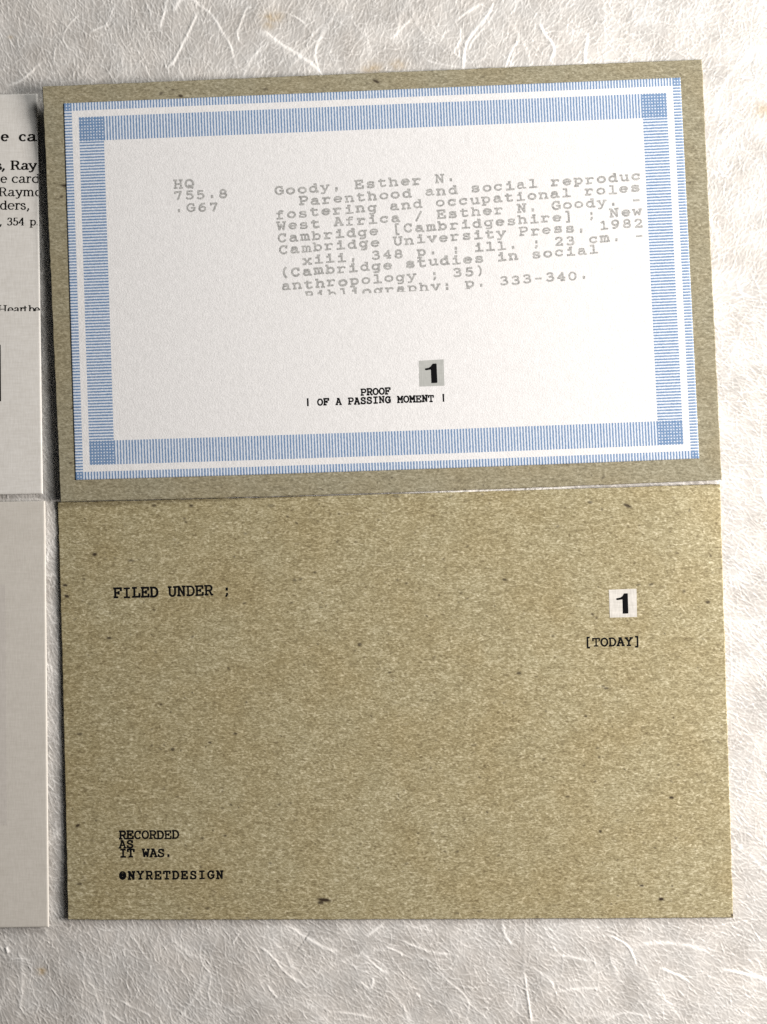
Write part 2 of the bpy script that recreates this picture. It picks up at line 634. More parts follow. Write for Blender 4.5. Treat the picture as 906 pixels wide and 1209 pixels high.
def kraft_attrs(seed, specks, n_spk, density=1.0):
    def fn(X, Y):
        nx = int(X.max() / .8) + 2
        ny = int(Y.max() / .8) + 2
        n = int(nx * ny / 26 * density)
        ang = lambda x, y: .12 * np.sin(x * .013) + .3 * np.sin(y * .008 + x * .004)
        lightf = .5 * (lambda q: q + blur(q, 1))(fibres((ny, nx), n, (3, 13), ang, .55, .05, 1, seed, .25))
        darkf = .5 * (lambda q: q + blur(q, 1))(fibres((ny, nx), int(n * .7), (2, 9), ang, .6, .05, 1, seed + 1, .3))
        f = np.clip(1.15 * (lightf - blur(lightf, 12)) - 1.15 * (darkf - blur(darkf, 12)), -2, 2.2)
        xi = np.clip((X / .8).astype(int), 0, nx - 1)
        yi = np.clip((Y / .8).astype(int), 0, ny - 1)
        fl = f[yi, xi]
        sp = np.zeros_like(X)
        r = np.random.default_rng(seed + 5)
        lst = list(specks)
        for _ in range(n_spk):
            lst.append((r.random() * X.max(), r.random() * Y.max(), .5 + r.random() * 1.3, .4 + r.random() * .5, r.normal(0, .6), .25 + .5 * r.random()))
        for sx, sy, a, b_, th, al in lst:
            dx = X - sx
            dy = Y - sy
            near = (np.abs(dx) < 12) & (np.abs(dy) < 12)
            if not near.any():
                continue
            c_, s_ = math.cos(th), math.sin(th)
            q = ((dx * c_ - dy * s_) / (a * 1.0)) ** 2 + ((dx * s_ + dy * c_) / (b_ * 1.05)) ** 2
            sp = np.maximum(sp, al * np.clip(2.2 * np.exp(-q), 0, 1))
        return {"fleck": fl, "speck": sp}
    return fn


def kraft_relief(X, Y, A):
    return np.clip(A["fleck"], -1, 1.5) * 0.008 * MM


def ink_material(name, ink, paper, wear, rough=.6):
    m, nt, b = new_mat(name)
    g = G(nt)
    c0 = g.obj_coords()
    n = g.noise(c0, 3800, 2, .6)
    g.link(g.mix(g.remap(n, .62 - wear * .3, .86 - wear * .25, 0, wear), rgb(*ink), rgb(*paper)), b.inputs['Base Color'])
    b.inputs['Roughness'].default_value = rough
    b.inputs['Specular IOR Level'].default_value = .04
    return m


m_black_ink = ink_material("black_ink", (.006, .006, .007), (.02, .018, .017), .2)
m_grey_ink = ink_material("faded_grey_ink", (.285, .285, .28), (.62, .62, .60), .8)
m_book_ink = ink_material("print_ink", (.008, .007, .006), (.03, .026, .022), .25)

# label paper with its blue lined border
LW, LH = 729.0, 446.0
m_label, nt, b = new_mat("label_paper")
g = G(nt)
uvn = g.n('ShaderNodeUVMap')
sep = g.n('ShaderNodeSeparateXYZ')
g.link(uvn.outputs[0], sep.inputs[0])
c0 = g.obj_coords()
wob = g.math('MULTIPLY', g.math('SUBTRACT', g.noise(c0, 2400, 2, .5), .5), 1.1)
ux = g.math('ADD', sep.outputs[0], wob)
uy = g.math('ADD', sep.outputs[1], wob)
ex = g.math('MINIMUM', sep.outputs[0], g.math('SUBTRACT', LW, sep.outputs[0]))
ey = g.math('MINIMUM', sep.outputs[1], g.math('SUBTRACT', LH, sep.outputs[1]))


def between(x, a, b_):
    return g.math('MULTIPLY', g.math('GREATER_THAN', x, a), g.math('LESS_THAN', x, b_))


def lines(x, total, n, lo=.19, hi=.33):
    per = total / n
    fr = g.math('FRACT', g.math('DIVIDE', x, per))
    d = g.math('ABSOLUTE', g.math('SUBTRACT', fr, .5))
    return g.remap(d, lo, hi, 1.0, 0.0)


vert_l = lines(ux, LW, 209)
hori_l = lines(uy, LH, 127)
wide_x = g.math('MULTIPLY', between(ex, 17.5, 46.6), g.math('GREATER_THAN', ey, 17.2))
wide_y = g.math('MULTIPLY', between(ey, 17.2, 45.6), g.math('GREATER_THAN', ex, 17.5))
thin_x = between(ex, -1, 9.6)
thin_y = between(ey, -1, 9.4)
hl = g.math('MULTIPLY', hori_l, g.math('MAXIMUM', wide_x, thin_x))
vl = g.math('MULTIPLY', vert_l, g.math('MAXIMUM', wide_y, thin_y))
blue = g.math('MAXIMUM', hl, vl)
heavy = g.math('MAXIMUM', g.math('MULTIPLY', wide_x, wide_y), g.math('MULTIPLY', thin_x, thin_y))
blue = g.math('MAXIMUM', blue, g.math('MULTIPLY', heavy, g.math('MAXIMUM', lines(ux, LW, 209, .23, .37), lines(uy, LH, 127, .23, .37))))
gr = g.noise(c0, 3300, 3, .6)
gr2 = g.noise(c0, 900, 3, .6)
blue = g.math('MULTIPLY', blue, g.remap(gr, .25, .6, .72, 1.0))
grain = g.math('ADD', g.math('MULTIPLY', g.math('SUBTRACT', gr, .5), .8), g.math('MULTIPLY', g.math('SUBTRACT', gr2, .5), .55))
white = g.mix(g.math('ADD', grain, .5, clamp=True), rgb(.66, .655, .65), rgb(.93, .925, .925))
tint = g.math('MAXIMUM', g.math('MAXIMUM', wide_x, thin_x), g.math('MAXIMUM', wide_y, thin_y))
white = g.mix(g.math('MULTIPLY', tint, .6), white, rgb(.68, .75, .85))
colr = g.mix(blue, white, rgb(.125, .235, .42))
g.link(colr, b.inputs['Base Color'])
b.inputs['Roughness'].default_value = .6
b.inputs['Specular IOR Level'].default_value = .25
g.link(g.bump(gr, .7, .00007), b.inputs['Normal'])


def linen_material(name, a, c, scale=1.0):
    m, nt, b = new_mat(name)
    g = G(nt)
    nv = g.noise(g.obj_coords((1, .14, 1)), 3800 * scale, 3, .6)
    nh = g.noise(g.obj_coords((.14, 1, 1)), 3000 * scale, 3, .6)
    n2 = g.noise(g.obj_coords(), 230, 3, .6)
    s = g.math('ADD', g.math('MULTIPLY', nv, .55), g.math('MULTIPLY', nh, .45))
    s = g.math('ADD', s, g.math('MULTIPLY', g.math('SUBTRACT', n2, .5), .25))
    g.link(g.mix(g.remap(s, .36, .66), rgb(*a), rgb(*c)), b.inputs['Base Color'])
    b.inputs['Roughness'].default_value = .65
    b.inputs['Specular IOR Level'].default_value = .25
    g.link(g.bump(s, .22, .00005), b.inputs['Normal'])
    return m


m_cream = linen_material("cream_card_stock", (.73, .705, .66), (.85, .83, .79))
m_beige = linen_material("beige_card_stock", (.64, .605, .545), (.73, .695, .635))
m_ghost = linen_material("show_through_print", (.605, .57, .522), (.695, .657, .608))
m_tile_grey = linen_material("grey_number_tile", (.42, .43, .41), (.50, .51, .49))
m_tile_white = linen_material("white_number_tile", (.56, .54, .50), (.76, .735, .69))

# ------------------------------------------------------------------ lettering: single-stroke skeletons


def A(cx, cy, rx, ry, a0, a1):
    n = max(4, int(abs(a1 - a0) / 22))
    return [(cx + rx * math.cos(math.radians(t)), cy + ry * math.sin(math.radians(t))) for t in np.linspace(a0, a1, n + 1)]


def C(*p):
    return [tuple(q) for q in catmull(p, 4)]


TW = {
    'A': [[(1.2, 0), (4.6, 10), (5.4, 10), (8.8, 0)], [(2.7, 3.6), (7.3, 3.6)], [(0.1, 0), (3, 0)], [(7, 0), (9.9, 0)], [(2.8, 10), (5.4, 10)]],
    'B': [[(2, 0), (2, 10)], [(0.7, 10)] + A(6, 7.6, 2.3, 2.4, 90, -90) + [(2, 5.2)], A(6.4, 2.6, 2.6, 2.6, 90, -90) + [(0.7, 0)]],
    'C': [A(5.2, 5, 4.1, 5, 42, 322), [(8.4, 10), (8.4, 7)]],
    'D': [[(2, 0), (2, 10)], [(0.6, 10)] + A(4.8, 5, 4.2, 5, 90, -90) + [(0.6, 0)]],
    'E': [[(2, 0), (2, 10)], [(0.5, 10), (8.6, 10), (8.6, 7.3)], [(0.5, 0), (9, 0), (9, 2.9)], [(2, 5.2), (6, 5.2)], [(6, 6.6), (6, 3.8)]],
    'F': [[(2, 0), (2, 10)], [(0.5, 10), (9, 10), (9, 7.2)], [(2, 5), (6.2, 5)], [(6.2, 6.4), (6.2, 3.6)], [(0.5, 0), (4.8, 0)]],
    'G': [A(5.2, 5, 4.2, 5, 45, 328), [(8.9, 1), (8.9, 4.6)], [(5.8, 4.6), (9.8, 4.6)], [(8.3, 10), (8.3, 7.2)]],
    'H': [[(2, 0), (2, 10)], [(8, 0), (8, 10)], [(2, 5), (8, 5)], [(0.5, 0), (3.6, 0)], [(6.4, 0), (9.5, 0)], [(0.5, 10), (3.6, 10)], [(6.4, 10), (9.5, 10)]],
    'I': [[(5, 0), (5, 10)], [(1.8, 0), (8.2, 0)], [(1.8, 10), (8.2, 10)]],
    'L': [[(3, 0), (3, 10)], [(0.9, 10), (5.4, 10)], [(0.9, 0), (9, 0), (9, 3.4)]],
    'M': [[(1.6, 0), (1.6, 10)], [(0, 10), (1.8, 10), (5, 4), (8.2, 10), (10, 10)], [(8.4, 0), (8.4, 10)], [(0, 0), (3.4, 0)], [(6.6, 0), (10, 0)]],
    'N': [[(2, 0), (2, 10)], [(0.3, 10), (2.2, 10), (8, 0), (8, 10)], [(6.3, 10), (9.7, 10)], [(0.4, 0), (3.7, 0)]],
    'O': [A(5, 5, 4.2, 5, 0, 360)],
    'P': [[(2, 0), (2, 10)], [(0.5, 10)] + A(6, 7.2, 3, 2.8, 90, -90) + [(2, 4.4)], [(0.5, 0), (4.9, 0)]],
    'Q': [A(5, 5, 4.2, 5, 0, 360), [(4.2, 2.6), (6, 2.2), (8.8, -0.6)]],
    'R': [[(2, 0), (2, 10)], [(0.4, 10)] + A(5.8, 7.3, 2.9, 2.7, 90, -90) + [(2, 4.6)], [(5, 4.6), (6.4, 3.8), (8.2, 0), (9.8, 0)], [(0.4, 0), (4, 0)]],
    'S': [C((8.0, 7.6), (7, 9.5), (5, 10), (2.8, 9.5), (1.8, 7.8), (2.5, 6.2), (5, 5.2), (7.6, 4.1), (8.5, 2.5), (7.5, 0.6), (5, 0), (2.6, .5), (1.6, 2.2)), [(8.1, 7.2), (8.1, 10)], [(1.5, 0), (1.5, 3)]],
    'T': [[(5, 0), (5, 10)], [(0.7, 7), (0.7, 10), (9.3, 10), (9.3, 7)], [(2.6, 0), (7.4, 0)]],
    'U': [[(1.8, 10)] + A(5, 3.2, 3.2, 3.2, 180, 360) + [(8.2, 10)], [(0.2, 10), (3.5, 10)], [(6.5, 10), (9.8, 10)]],
    'W': [[(1.2, 10), (2.7, 0), (5, 6.6), (7.3, 0), (8.8, 10)], [(0, 10), (3.1, 10)], [(6.9, 10), (10, 10)]],
    'Y': [[(1.4, 10), (5, 5), (8.6, 10)], [(5, 5), (5, 0)], [(0.1, 10), (3.1, 10)], [(6.9, 10), (9.9, 10)], [(2.7, 0), (7.3, 0)]],
    'a': [C((1.9, 5.6), (2.8, 6.8), (4.8, 7), (6.6, 6.5), (7.2, 4.9)) + [(7.2, 0.9), (7.8, 0), (9.4, 0)], C((7.2, 3.9), (4.6, 4.2), (2, 3.5), (1.2, 2), (2, .4), (4, 0), (6, .6), (7.2, 1.9))],
    'b': [[(2, 0), (2, 10)], [(0.3, 10), (2, 10)], [(0.3, 0), (2, 0)], A(5.3, 3.5, 3.4, 3.5, 0, 360)],
    'c': [A(5, 3.5, 3.9, 3.5, 40, 322), [(8, 7), (8, 4.7)]],
    'd': [[(8, 10), (8, 0)], [(6, 10), (8, 10)], [(8, 0), (9.8, 0)], A(4.6, 3.5, 3.4, 3.5, 0, 360)],
    'e': [[(1.2, 3.7), (8.8, 3.7)], A(5, 3.5, 3.9, 3.5, 2, 318)],
    'f': [[(3.8, 0)] + C((3.8, 8), (4.4, 9.5), (6, 10), (8.2, 9.8)), [(1.2, 7), (7.4, 7)], [(1.2, 0), (7.2, 0)]],
    'g': [A(4.6, 3.7, 3.4, 3.3, 0, 360), [(9.8, 7), (8, 7)] + C((8, -.8), (7.2, -2.7), (5, -3.2), (2.4, -3))],
    'h': [[(2, 0), (2, 10)], [(0.3, 10), (2, 10)], C((2, 5), (3.6, 6.7), (5.4, 7), (7.4, 6.2), (8, 4.4)) + [(8, 0)], [(0.5, 0), (3.6, 0)], [(6.4, 0), (9.6, 0)]],
    'i': [[(2, 7), (5.2, 7), (5.2, 0)], [(1.2, 0), (9.2, 0)], [(5, 9.5), (5, 10)]],
    'l': [[(2, 10), (5.2, 10), (5.2, 0)], [(1.2, 0), (9.2, 0)]],
    'm': [[(1.4, 0), (1.4, 7)], [(0, 7), (1.4, 7)], C((1.4, 5.4), (2.4, 6.8), (3.8, 7), (5, 5.4)) + [(5, 0)], C((5, 5.4), (6, 6.8), (7.4, 7), (8.6, 5.4)) + [(8.6, 0)], [(0, 0), (2.6, 0)], [(4.2, 0), (6.2, 0)], [(7.6, 0), (10, 0)]],
    'n': [[(2, 0), (2, 7)], [(0.3, 7), (2, 7)], C((2, 5), (3.6, 6.7), (5.4, 7), (7.4, 6.2), (8, 4.4)) + [(8, 0)], [(0.5, 0), (3.6, 0)], [(6.4, 0), (9.6, 0)]],
    'o': [A(5, 3.5, 3.9, 3.5, 0, 360)],
    'p': [[(2, 7), (2, -3)], [(0.3, 7), (2, 7)], [(0.3, -3), (4.4, -3)], A(5.3, 3.5, 3.4, 3.5, 0, 360)],
    'r': [[(2.8, 7), (2.8, 0)], [(0.7, 7), (2.8, 7)], [(0.7, 0), (6.6, 0)], C((2.8, 4.4), (4.6, 6.4), (6.8, 7), (8.8, 6))],
    's': [C((7.7, 5.6), (6.8, 6.7), (5, 7), (2.8, 6.6), (2, 5.3), (3, 4.1), (5, 3.6), (7.4, 3), (8.3, 1.8), (7.3, .4), (5, 0), (2.6, .4), (1.7, 1.4)), [(7.8, 5.2), (7.8, 7)], [(1.7, 0), (1.7, 2)]],
    't': [[(3.4, 9.4)] + C((3.4, 2), (4, .4), (5.8, 0), (8.6, .8)), [(1, 7), (8, 7)]],
    'u': [[(0.3, 7), (2, 7)] + C((2, 2.4), (2.8, .4), (4.6, 0), (6.8, .7), (8, 2.2)), [(6.2, 7), (8, 7), (8, 0), (9.8, 0)]],
    'v': [[(1.4, 7), (5, 0), (8.6, 7)], [(0.1, 7), (3.2, 7)], [(6.8, 7), (9.9, 7)]],
    'w': [[(1, 7), (2.8, 0), (5, 5), (7.2, 0), (9, 7)], [(0, 7), (2.6, 7)], [(7.4, 7), (10, 7)]],
    'x': [[(1.5, 0), (8.5, 7)], [(1.5, 7), (8.5, 0)], [(0.3, 0), (3.2, 0)], [(6.8, 0), (9.7, 0)], [(0.5, 7), (3.2, 7)], [(6.8, 7), (9.5, 7)]],
    'y': [[(1.6, 7), (5.1, 0)], [(8.6, 7), (4.2, -2.2), (3.4, -3), (1, -3)], [(0.2, 7), (3.2, 7)], [(7, 7), (9.9, 7)]],
    '0': [A(5, 5, 3.6, 5, 0, 360)],
    '1': [[(2.4, 8.6), (5.2, 10), (5.2, 0)], [(1.6, 0), (8.8, 0)]],
    '2': [C((1.8, 7.6), (2.6, 9.4), (5, 10), (7.4, 9.2), (8, 7.2), (6.8, 5), (3.6, 2.2), (1.7, 0)) + [(8.4, 0), (8.4, 1.8)]],
    '3': [C((1.9, 8.8), (3.4, 9.8), (5.4, 10), (7.4, 9.2), (7.8, 7.4), (6.8, 5.8), (4.2, 5.3)), C((4.2, 5.3), (7, 5), (8.4, 2.9), (7.6, .8), (5, 0), (2.8, .3), (1.4, 1.4))],
    '4': [[(6.6, 0), (6.6, 10), (1.4, 3.2), (8.8, 3.2)], [(4.6, 0), (8.4, 0)]],
    '5': [[(7.8, 10), (2.6, 10), (2.4, 5.6)] + C((2.4, 5.6), (4.8, 6.2), (7.2, 5.6), (8.4, 3.2), (7.4, .9), (4.8, 0), (2.8, .3), (1.5, 1.5))],
    '6': [C((7.8, 9.7), (5.4, 9.6), (3, 7.6), (1.9, 4), (2.4, 1.2), (4.8, 0), (7.2, .8), (8.3, 3), (7.2, 5.3), (4.8, 5.8), (2.6, 4.6), (2, 3))],
    '7': [[(1.8, 8.2), (1.8, 10), (8.2, 10), (4.6, 0)]],
    '8': [A(5, 7.6, 2.9, 2.4, 0, 360), A(5, 2.6, 3.4, 2.6, 0, 360)],
    '9': [C((2.2, .3), (4.6, .4), (7, 2.4), (8.1, 6), (7.6, 8.8), (5.2, 10), (2.8, 9.2), (1.7, 7), (2.8, 4.7), (5.2, 4.2), (7.4, 5.4), (8, 7))],
    '.': [[(4.45, 1.5), (5.05, 1.5)]],
    ',': [[(5.2, 1.2), (5.4, 0.2), (4.4, -2)], [(4.8, 1), (5.4, 1)]],
    ':': [[(4.7, 0.7), (5.3, 0.7)], [(4.7, 6), (5.3, 6)]],
    ';': [[(5.2, 1.2), (5.4, 0.2), (4.2, -2)], [(4.8, 6), (5.4, 6)]],
    '-': [[(2, 4), (8, 4)]],
    '/': [[(2, -1), (8, 11)]],
    '[': [[(7, 11.5), (4.4, 11.5), (4.4, -2), (7, -2)]],
    ']': [[(3, 11.5), (5.6, 11.5), (5.6, -2), (3, -2)]],
    '(': [C((6.8, 11.5), (5, 8.5), (4.4, 4.8), (5, 1), (6.8, -2))],
    ')': [C((3.2, 11.5), (5, 8.5), (5.6, 4.8), (5, 1), (3.2, -2))],
    '|': [[(5, 11), (5, -1)]],
    '@': [A(5, 5, 4.3, 5, 0, 360), A(4.9, 4.8, 2.2, 2.6, 0, 360), [(6.9, 7.4), (7, 3), (8.3, 2.6)], [(3.6, 4.6), (6.4, 5.4)]],
}
# roman book face for the fragments on the cream card (proportional; width, strokes)
RM = {
    'e': (7.4, [[(.9, 3.9), (6.4, 3.9)], A(3.7, 3.5, 2.9, 3.5, 5, 312)]),
    'c': (7.2, [A(3.8, 3.5, 3, 3.5, 50, 312), [(5.6, 5.6), (6, 5.9)]]),
    'a': (7.8, [C((1.4, 5.7), (2.2, 6.8), (3.8, 7), (5.2, 6), (5.3, 4.6)) + [(5.3, 1), (6, .1), (7.4, .5)], C((5.3, 4.1), (3, 3.6), (1, 2.6), (.9, 1), (2.2, 0), (4, .4), (5.3, 1.7))]),
    's': (6.2, [C((5, 5.4), (4.2, 6.8), (2.8, 7), (1.2, 6.2), (1.2, 4.9), (3, 3.8), (5, 2.9), (5.4, 1.3), (4.2, .1), (2.4, .1), (.9, 1.8))]),
    'R': (11, [[(2.2, 0), (2.2, 10)], [(.4, 10)] + A(5.2, 7.5, 2.8, 2.5, 90, -90) + [(2.2, 5)], [(4.8, 5), (6.4, 4), (8, .4), (9.2, 0), (10.4, .3)], [(.4, 0), (4.2, 0)]]),
    'y': (8.2, [[(1.3, 7), (4.3, .6)], [(7, 7), (3.6, -2.2), (2, -3), (.9, -2.4)], [(.1, 7), (3, 7)], [(5.4, 7), (8, 7)]]),
    'r': (6.2, [[(2, 0), (2, 7)], [(.4, 7), (2, 7)], [(.4, 0), (3.8, 0)], C((2, 4.6), (3.2, 6.4), (4.6, 7), (5.6, 6.2))]),
    'd': (8.6, [[(6.4, 10), (6.4, 0)], [(5, 10), (6.4, 10)], [(6.4, 0), (8, 0)], A(3.8, 3.5, 2.9, 3.5, 0, 360)]),
    'm': (12.6, [[(2, 0), (2, 7)], [(.4, 7), (2, 7)], C((2, 5.4), (3.4, 6.8), (5, 7), (6.3, 5.2)) + [(6.3, 0)], C((6.3, 5.4), (7.7, 6.8), (9.3, 7), (10.6, 5.2)) + [(10.6, 0)], [(.4, 0), (3.6, 0)], [(4.9, 0), (7.7, 0)], [(9.2, 0), (12.2, 0)]]),
    'o': (7.8, [A(3.9, 3.5, 3.1, 3.5, 0, 360)]),
    'p': (8.4, [[(2, 7), (2, -3)], [(.4, 7), (2, 7)], [(.4, -3), (3.8, -3)], A(4.7, 3.5, 2.8, 3.5, 0, 360)]),
    'H': (11.4, [[(2.2, 0), (2.2, 10)], [(9, 0), (9, 10)], [(2.2, 5), (9, 5)], [(.4, 0), (4, 0)], [(7.2, 0), (10.8, 0)], [(.4, 10), (4, 10)], [(7.2, 10), (10.8, 10)]]),
    't': (5.4, [[(2.3, 9)] + C((2.3, 1.6), (2.8, .3), (4, .1), (5, .8)), [(.5, 7), (4.6, 7)]]),
    'h': (8.8, [[(2, 0), (2, 10)], [(.4, 10), (2, 10)], C((2, 5.2), (3.4, 6.7), (5, 7), (6.6, 5)) + [(6.6, 0)], [(.4, 0), (3.6, 0)], [(5, 0), (8.2, 0)]]),
    'b': (8.4, [[(2, 0), (2, 10)], [(.4, 10), (2, 10)], A(4.7, 3.5, 2.8, 3.5, 0, 360)]),
    '3': (7.4, [C((1.2, 8.2), (2.4, 9.8), (4, 10), (5.6, 9), (5.6, 7), (4.6, 5.7), (3, 5.3)), C((3, 5.3), (5.4, 4.8), (6.2, 2.8), (5.4, .8), (3.4, 0), (1.8, .3), (.9, 1.6))]),
    '5': (7.4, [[(5.8, 10), (2, 10), (1.6, 5.6)] + C((1.6, 5.6), (3.4, 6.2), (5.4, 5.4), (6.1, 3.1), (5, .7), (3.2, 0), (1.7, .4), (.9, 1.6))]),
    '4': (7.8, [[(5.3, 0), (5.3, 10), (.9, 3), (7.2, 3)], [(3.8, 0), (6.8, 0)]]),
    ',': (4, [[(2, .9), (2.2, .2), (1.2, -2)], [(1.7, .8), (2.3, .8)]]),
    '.': (3.6, [[(1.6, .6), (2.2, .6)]]),
}


def clip_poly(poly, planes):
    """keep the side a*x+b*y<=c of every plane"""
    for a, b_, c in planes:
        out = []
        for i in range(len(poly)):
            p, q = poly[i], poly[(i + 1) % len(poly)]
            dp = a * p[0] + b_ * p[1] - c
            dq = a * q[0] + b_ * q[1] - c
            if dp <= 0:
                out.append(p)
            if dp * dq < 0:
                t = dp / (dp - dq)
                out.append((p[0] + (q[0] - p[0]) * t, p[1] + (q[1] - p[1]) * t))
        poly = out
        if len(poly) < 3:
            return []
    return poly


class Ink:
    """flat printed shapes, in photo units, laid on a sheet as ONE mesh"""

    def __init__(self):
        self.polys = []

    def poly(self, pts, planes=()):
        q = clip_poly([tuple(p) for p in pts], planes)
        if q:
            self.polys.append(q)

    def stroke(self, pts, wfn, planes=()):
        for i in range(len(pts) - 1):
            (x0, y0), (x1, y1) = pts[i], pts[i + 1]
            dx, dy = x1 - x0, y1 - y0
            L = math.hypot(dx, dy)
            if L < 1e-6:
                continue
            w = wfn(dx / L, dy / L) / 2
            ex_, ey_ = dx / L * w * .55, dy / L * w * .55
            nx, ny = -dy / L * w, dx / L * w
            self.poly([(x0 - ex_ + nx, y0 - ey_ + ny), (x1 + ex_ + nx, y1 + ey_ + ny), (x1 + ex_ - nx, y1 + ey_ - ny), (x0 - ex_ - nx, y0 - ey_ - ny)], planes)

    def glyph(self, strokes, ox, oy, sx, sy, slope, w, planes, rot=0.0, dot=None, contrast=None):
        cs, sn = math.cos(slope + rot), math.sin(slope + rot)

        def T(p):
            x, y = p[0] * sx, -p[1] * sy
            return (ox + x * cs - y * sn, oy + x * sn + y * cs)
        for st in strokes:
            span = max(abs(st[0][0] - st[-1][0]), abs(st[0][1] - st[-1][1]))
            ww = w
            if len(st) == 2 and span < .7 and dot:
                ww = dot
            if contrast:
                f = lambda dx, dy, ww=ww: contrast + (ww - contrast) * abs(dy) ** 1.3
            else:
                f = lambda dx, dy, ww=ww: ww
            self.stroke([T(p) for p in st], f, planes)

    def typed(self, text, cx0, base, adv, wid, cap, slope, w, planes=(), jit=.25, seed=0):
        """text on a typewriter pitch: cx0 = centre of the first letter, base = its baseline"""
        r = np.random.default_rng(seed + 100)
        for i, ch in enumerate(text):
            j = r.normal(0, jit, 3)
            if ch == ' ':
                continue
            k = math.tan(slope)
            cx = cx0 + i * adv + j[0] * .5
            cy = base + i * adv * k + j[1]
            sx, sy = wid / 10, cap / 10
            ww = w * (1 + .07 * r.normal())
            ox = cx - 5 * sx * math.cos(slope)
            oy = cy - 5 * sx * math.sin(slope)
            self.glyph(TW[ch], ox, oy, sx, sy, slope, max(ww, w * .7), planes, rot=j[2] * .06, dot=w * 1.7)

    def roman(self, ch, x, base, width, cap, w, thin, planes=(), slope=0.0):
        """one book letter fitted into width photo units"""
        adv, st = RM[ch]
        self.glyph(st, x, base, width / adv, cap / 10, slope, w, planes, contrast=thin, dot=w * 1.2)

    def build(self, name, sheet, mat, parent, off, origin):
        vs_, fs = [], []
        pts, zs, cnt = [], [], []
        for i, q in enumerate(self.polys):
            for p in q:
                pts.append(p)
                zs.append(off + (i % 40) * 2.5e-7)
            cnt.append(len(q))
        pts = np.array(pts)
        co = sheet.at(pts[:, 0], pts[:, 1], np.array(zs)) - np.array(origin)
        faces, k = [], 0
        for n in cnt:
            f = list(range(k, k + n))
            faces.append(f)
            k += n
        # face up
        me = bpy.data.meshes.new(name)
        out = []
        for f in faces:
            a = 0
            for i in range(len(f)):
                p, q = co[f[i]], co[f[(i + 1) % len(f)]]
                a += p[0] * q[1] - q[0] * p[1]
            out.append(f if a > 0 else f[::-1])
        me.from_pydata([tuple(c) for c in co], [], out)
        me.update()
        return link_obj(name, me, mat, parent)


NUM1 = [(5.0, 0), (9.6, 0), (10, .4), (10, 9.7), (9.6, 10), (6.9, 10), (6.2, 9.6), (5.0, 8.6), (3.4, 8.0), (.4, 7.7), (.1, 7.2), (.3, 6.9), (1.2, 6.75), (5.0, 7.0), (5.0, .4)]


def numeral(ink, x0, y0, x1, y1, slope, stem):
    """heavy numeral one inside the box; stem = share of the width left of the stem"""
    W, Hh = x1 - x0, y1 - y0
    pts = []
    for x, y in NUM1:
        fx = x / 10
        if x >= 5:
            fx = stem + (x - 5) / 5 * (1 - stem)
        else:
            fx = x / 5 * stem
        dx = fx * W - W / 2
        dy = (.5 - y / 10) * Hh
        pts.append((x0 + W / 2 + dx * math.cos(slope) - dy * math.sin(slope), y0 + Hh / 2 + dx * math.sin(slope) + dy * math.cos(slope)))
    # split into convex pieces: stem and flag
    q = pts
    ink.poly([q[0], q[1], q[2], q[3], q[4], q[5], q[6], q[7], q[13], q[14]])
    ink.poly([q[7], q[8], q[9], q[10], q[11], q[12], q[13]])


# ------------------------------------------------------------------ the grey kraft card with the bordered label
def z_up(u, v):
    u = np.asarray(u, float)
    v = np.asarray(v, float)
    left = 1.4 * (1 - v) + 1.15 * v + 1.6 * np.clip(1 - v, 0, 2) ** 9
    right = .25 + 1.0 * v ** 3
    return (0.45 + left * np.clip(1 - u, 0, 2) ** 2.6 + right * np.clip(u, 0, 2) ** 7) * MM


UP = Sheet((50, 102), (829, 70), (852.5, 566.5), (71.5, 592.3), z_up, (0, 0, 2.2, 0))
up = thing("index_card", "grey kraft card with blue bordered white catalogue label reading PROOF", "card", loc_of(UP), "kraft cards on the handmade paper")
LU = loc_of(UP)
UP_SPECKS = [(22, 118, 4.0, 1.2, -.1, .95), (17, 131, 2.0, 1.2, .4, .7), (140, 14, 2.0, 1.2, .4, .7), (163, 18, 2.4, 1.3, -.3, .9), (263, 14, 2.4, 1.2, 0, .6), (394, 10, 3.5, 1.1, -.5, .9), (20, 380, 3.0, .9, .5, .8), (14, 445, 1.6, .9, .2, .7), (520, 10, 2.0, .9, 0, .35), (470, 480, 2.2, 1.0, .5, .4), (745, 60, 2.0, 1.0, .2, .4), (640, 482, 2.6, 1.0, .8, .5)]
add_slab("board", UP, 1.0, .38 * MM, m_kraft_up, up, kraft_relief, kraft_attrs(21, UP_SPECKS, 120), .7, 5)
LBL = Sheet((75, 122), (803.5, 91.5), (825.8, 541.3), (89, 566.8), z_up, (0, 0, 1.2, 0))
# label height follows the board it is pasted on
LBL.zfn = lambda u, v: UP.zfn(*UP.uv(*np.moveaxis(LBL.px(u, v), -1, 0))) + .07 * MM


def label_relief(X, Y, A):
    return (vnoise(X, Y, 2.4, 71) + .8 * vnoise(X, Y, 5.0, 72)) * .010 * MM


# the label uses its own drawn size so the border counts come out even
def add_label():
    nu, nv = 500, 310
    ue = np.linspace(0, 1, nu)
    ve = np.linspace(0, 1, nv)
    U, V = np.meshgrid(ue, ve)
    verts, faces, (UU, VV, p, nb, m) = slab(LBL, ue, ve, .065 * MM, label_relief(U * LW, V * LH, None))
    uv = np.concatenate([np.stack([UU * LW, VV * LH], -1).reshape(-1, 2), np.full((m, 2), 60.0)])
    me = mesh_from_arrays("label", verts - np.array(LU), faces, None, uv)
    sm = np.ones(len(me.polygons), dtype=bool)
    sm[(nu - 1) * (nv - 1):] = False
    me.polygons.foreach_set("use_smooth", sm)
    return link_obj("label", me, m_label, up)


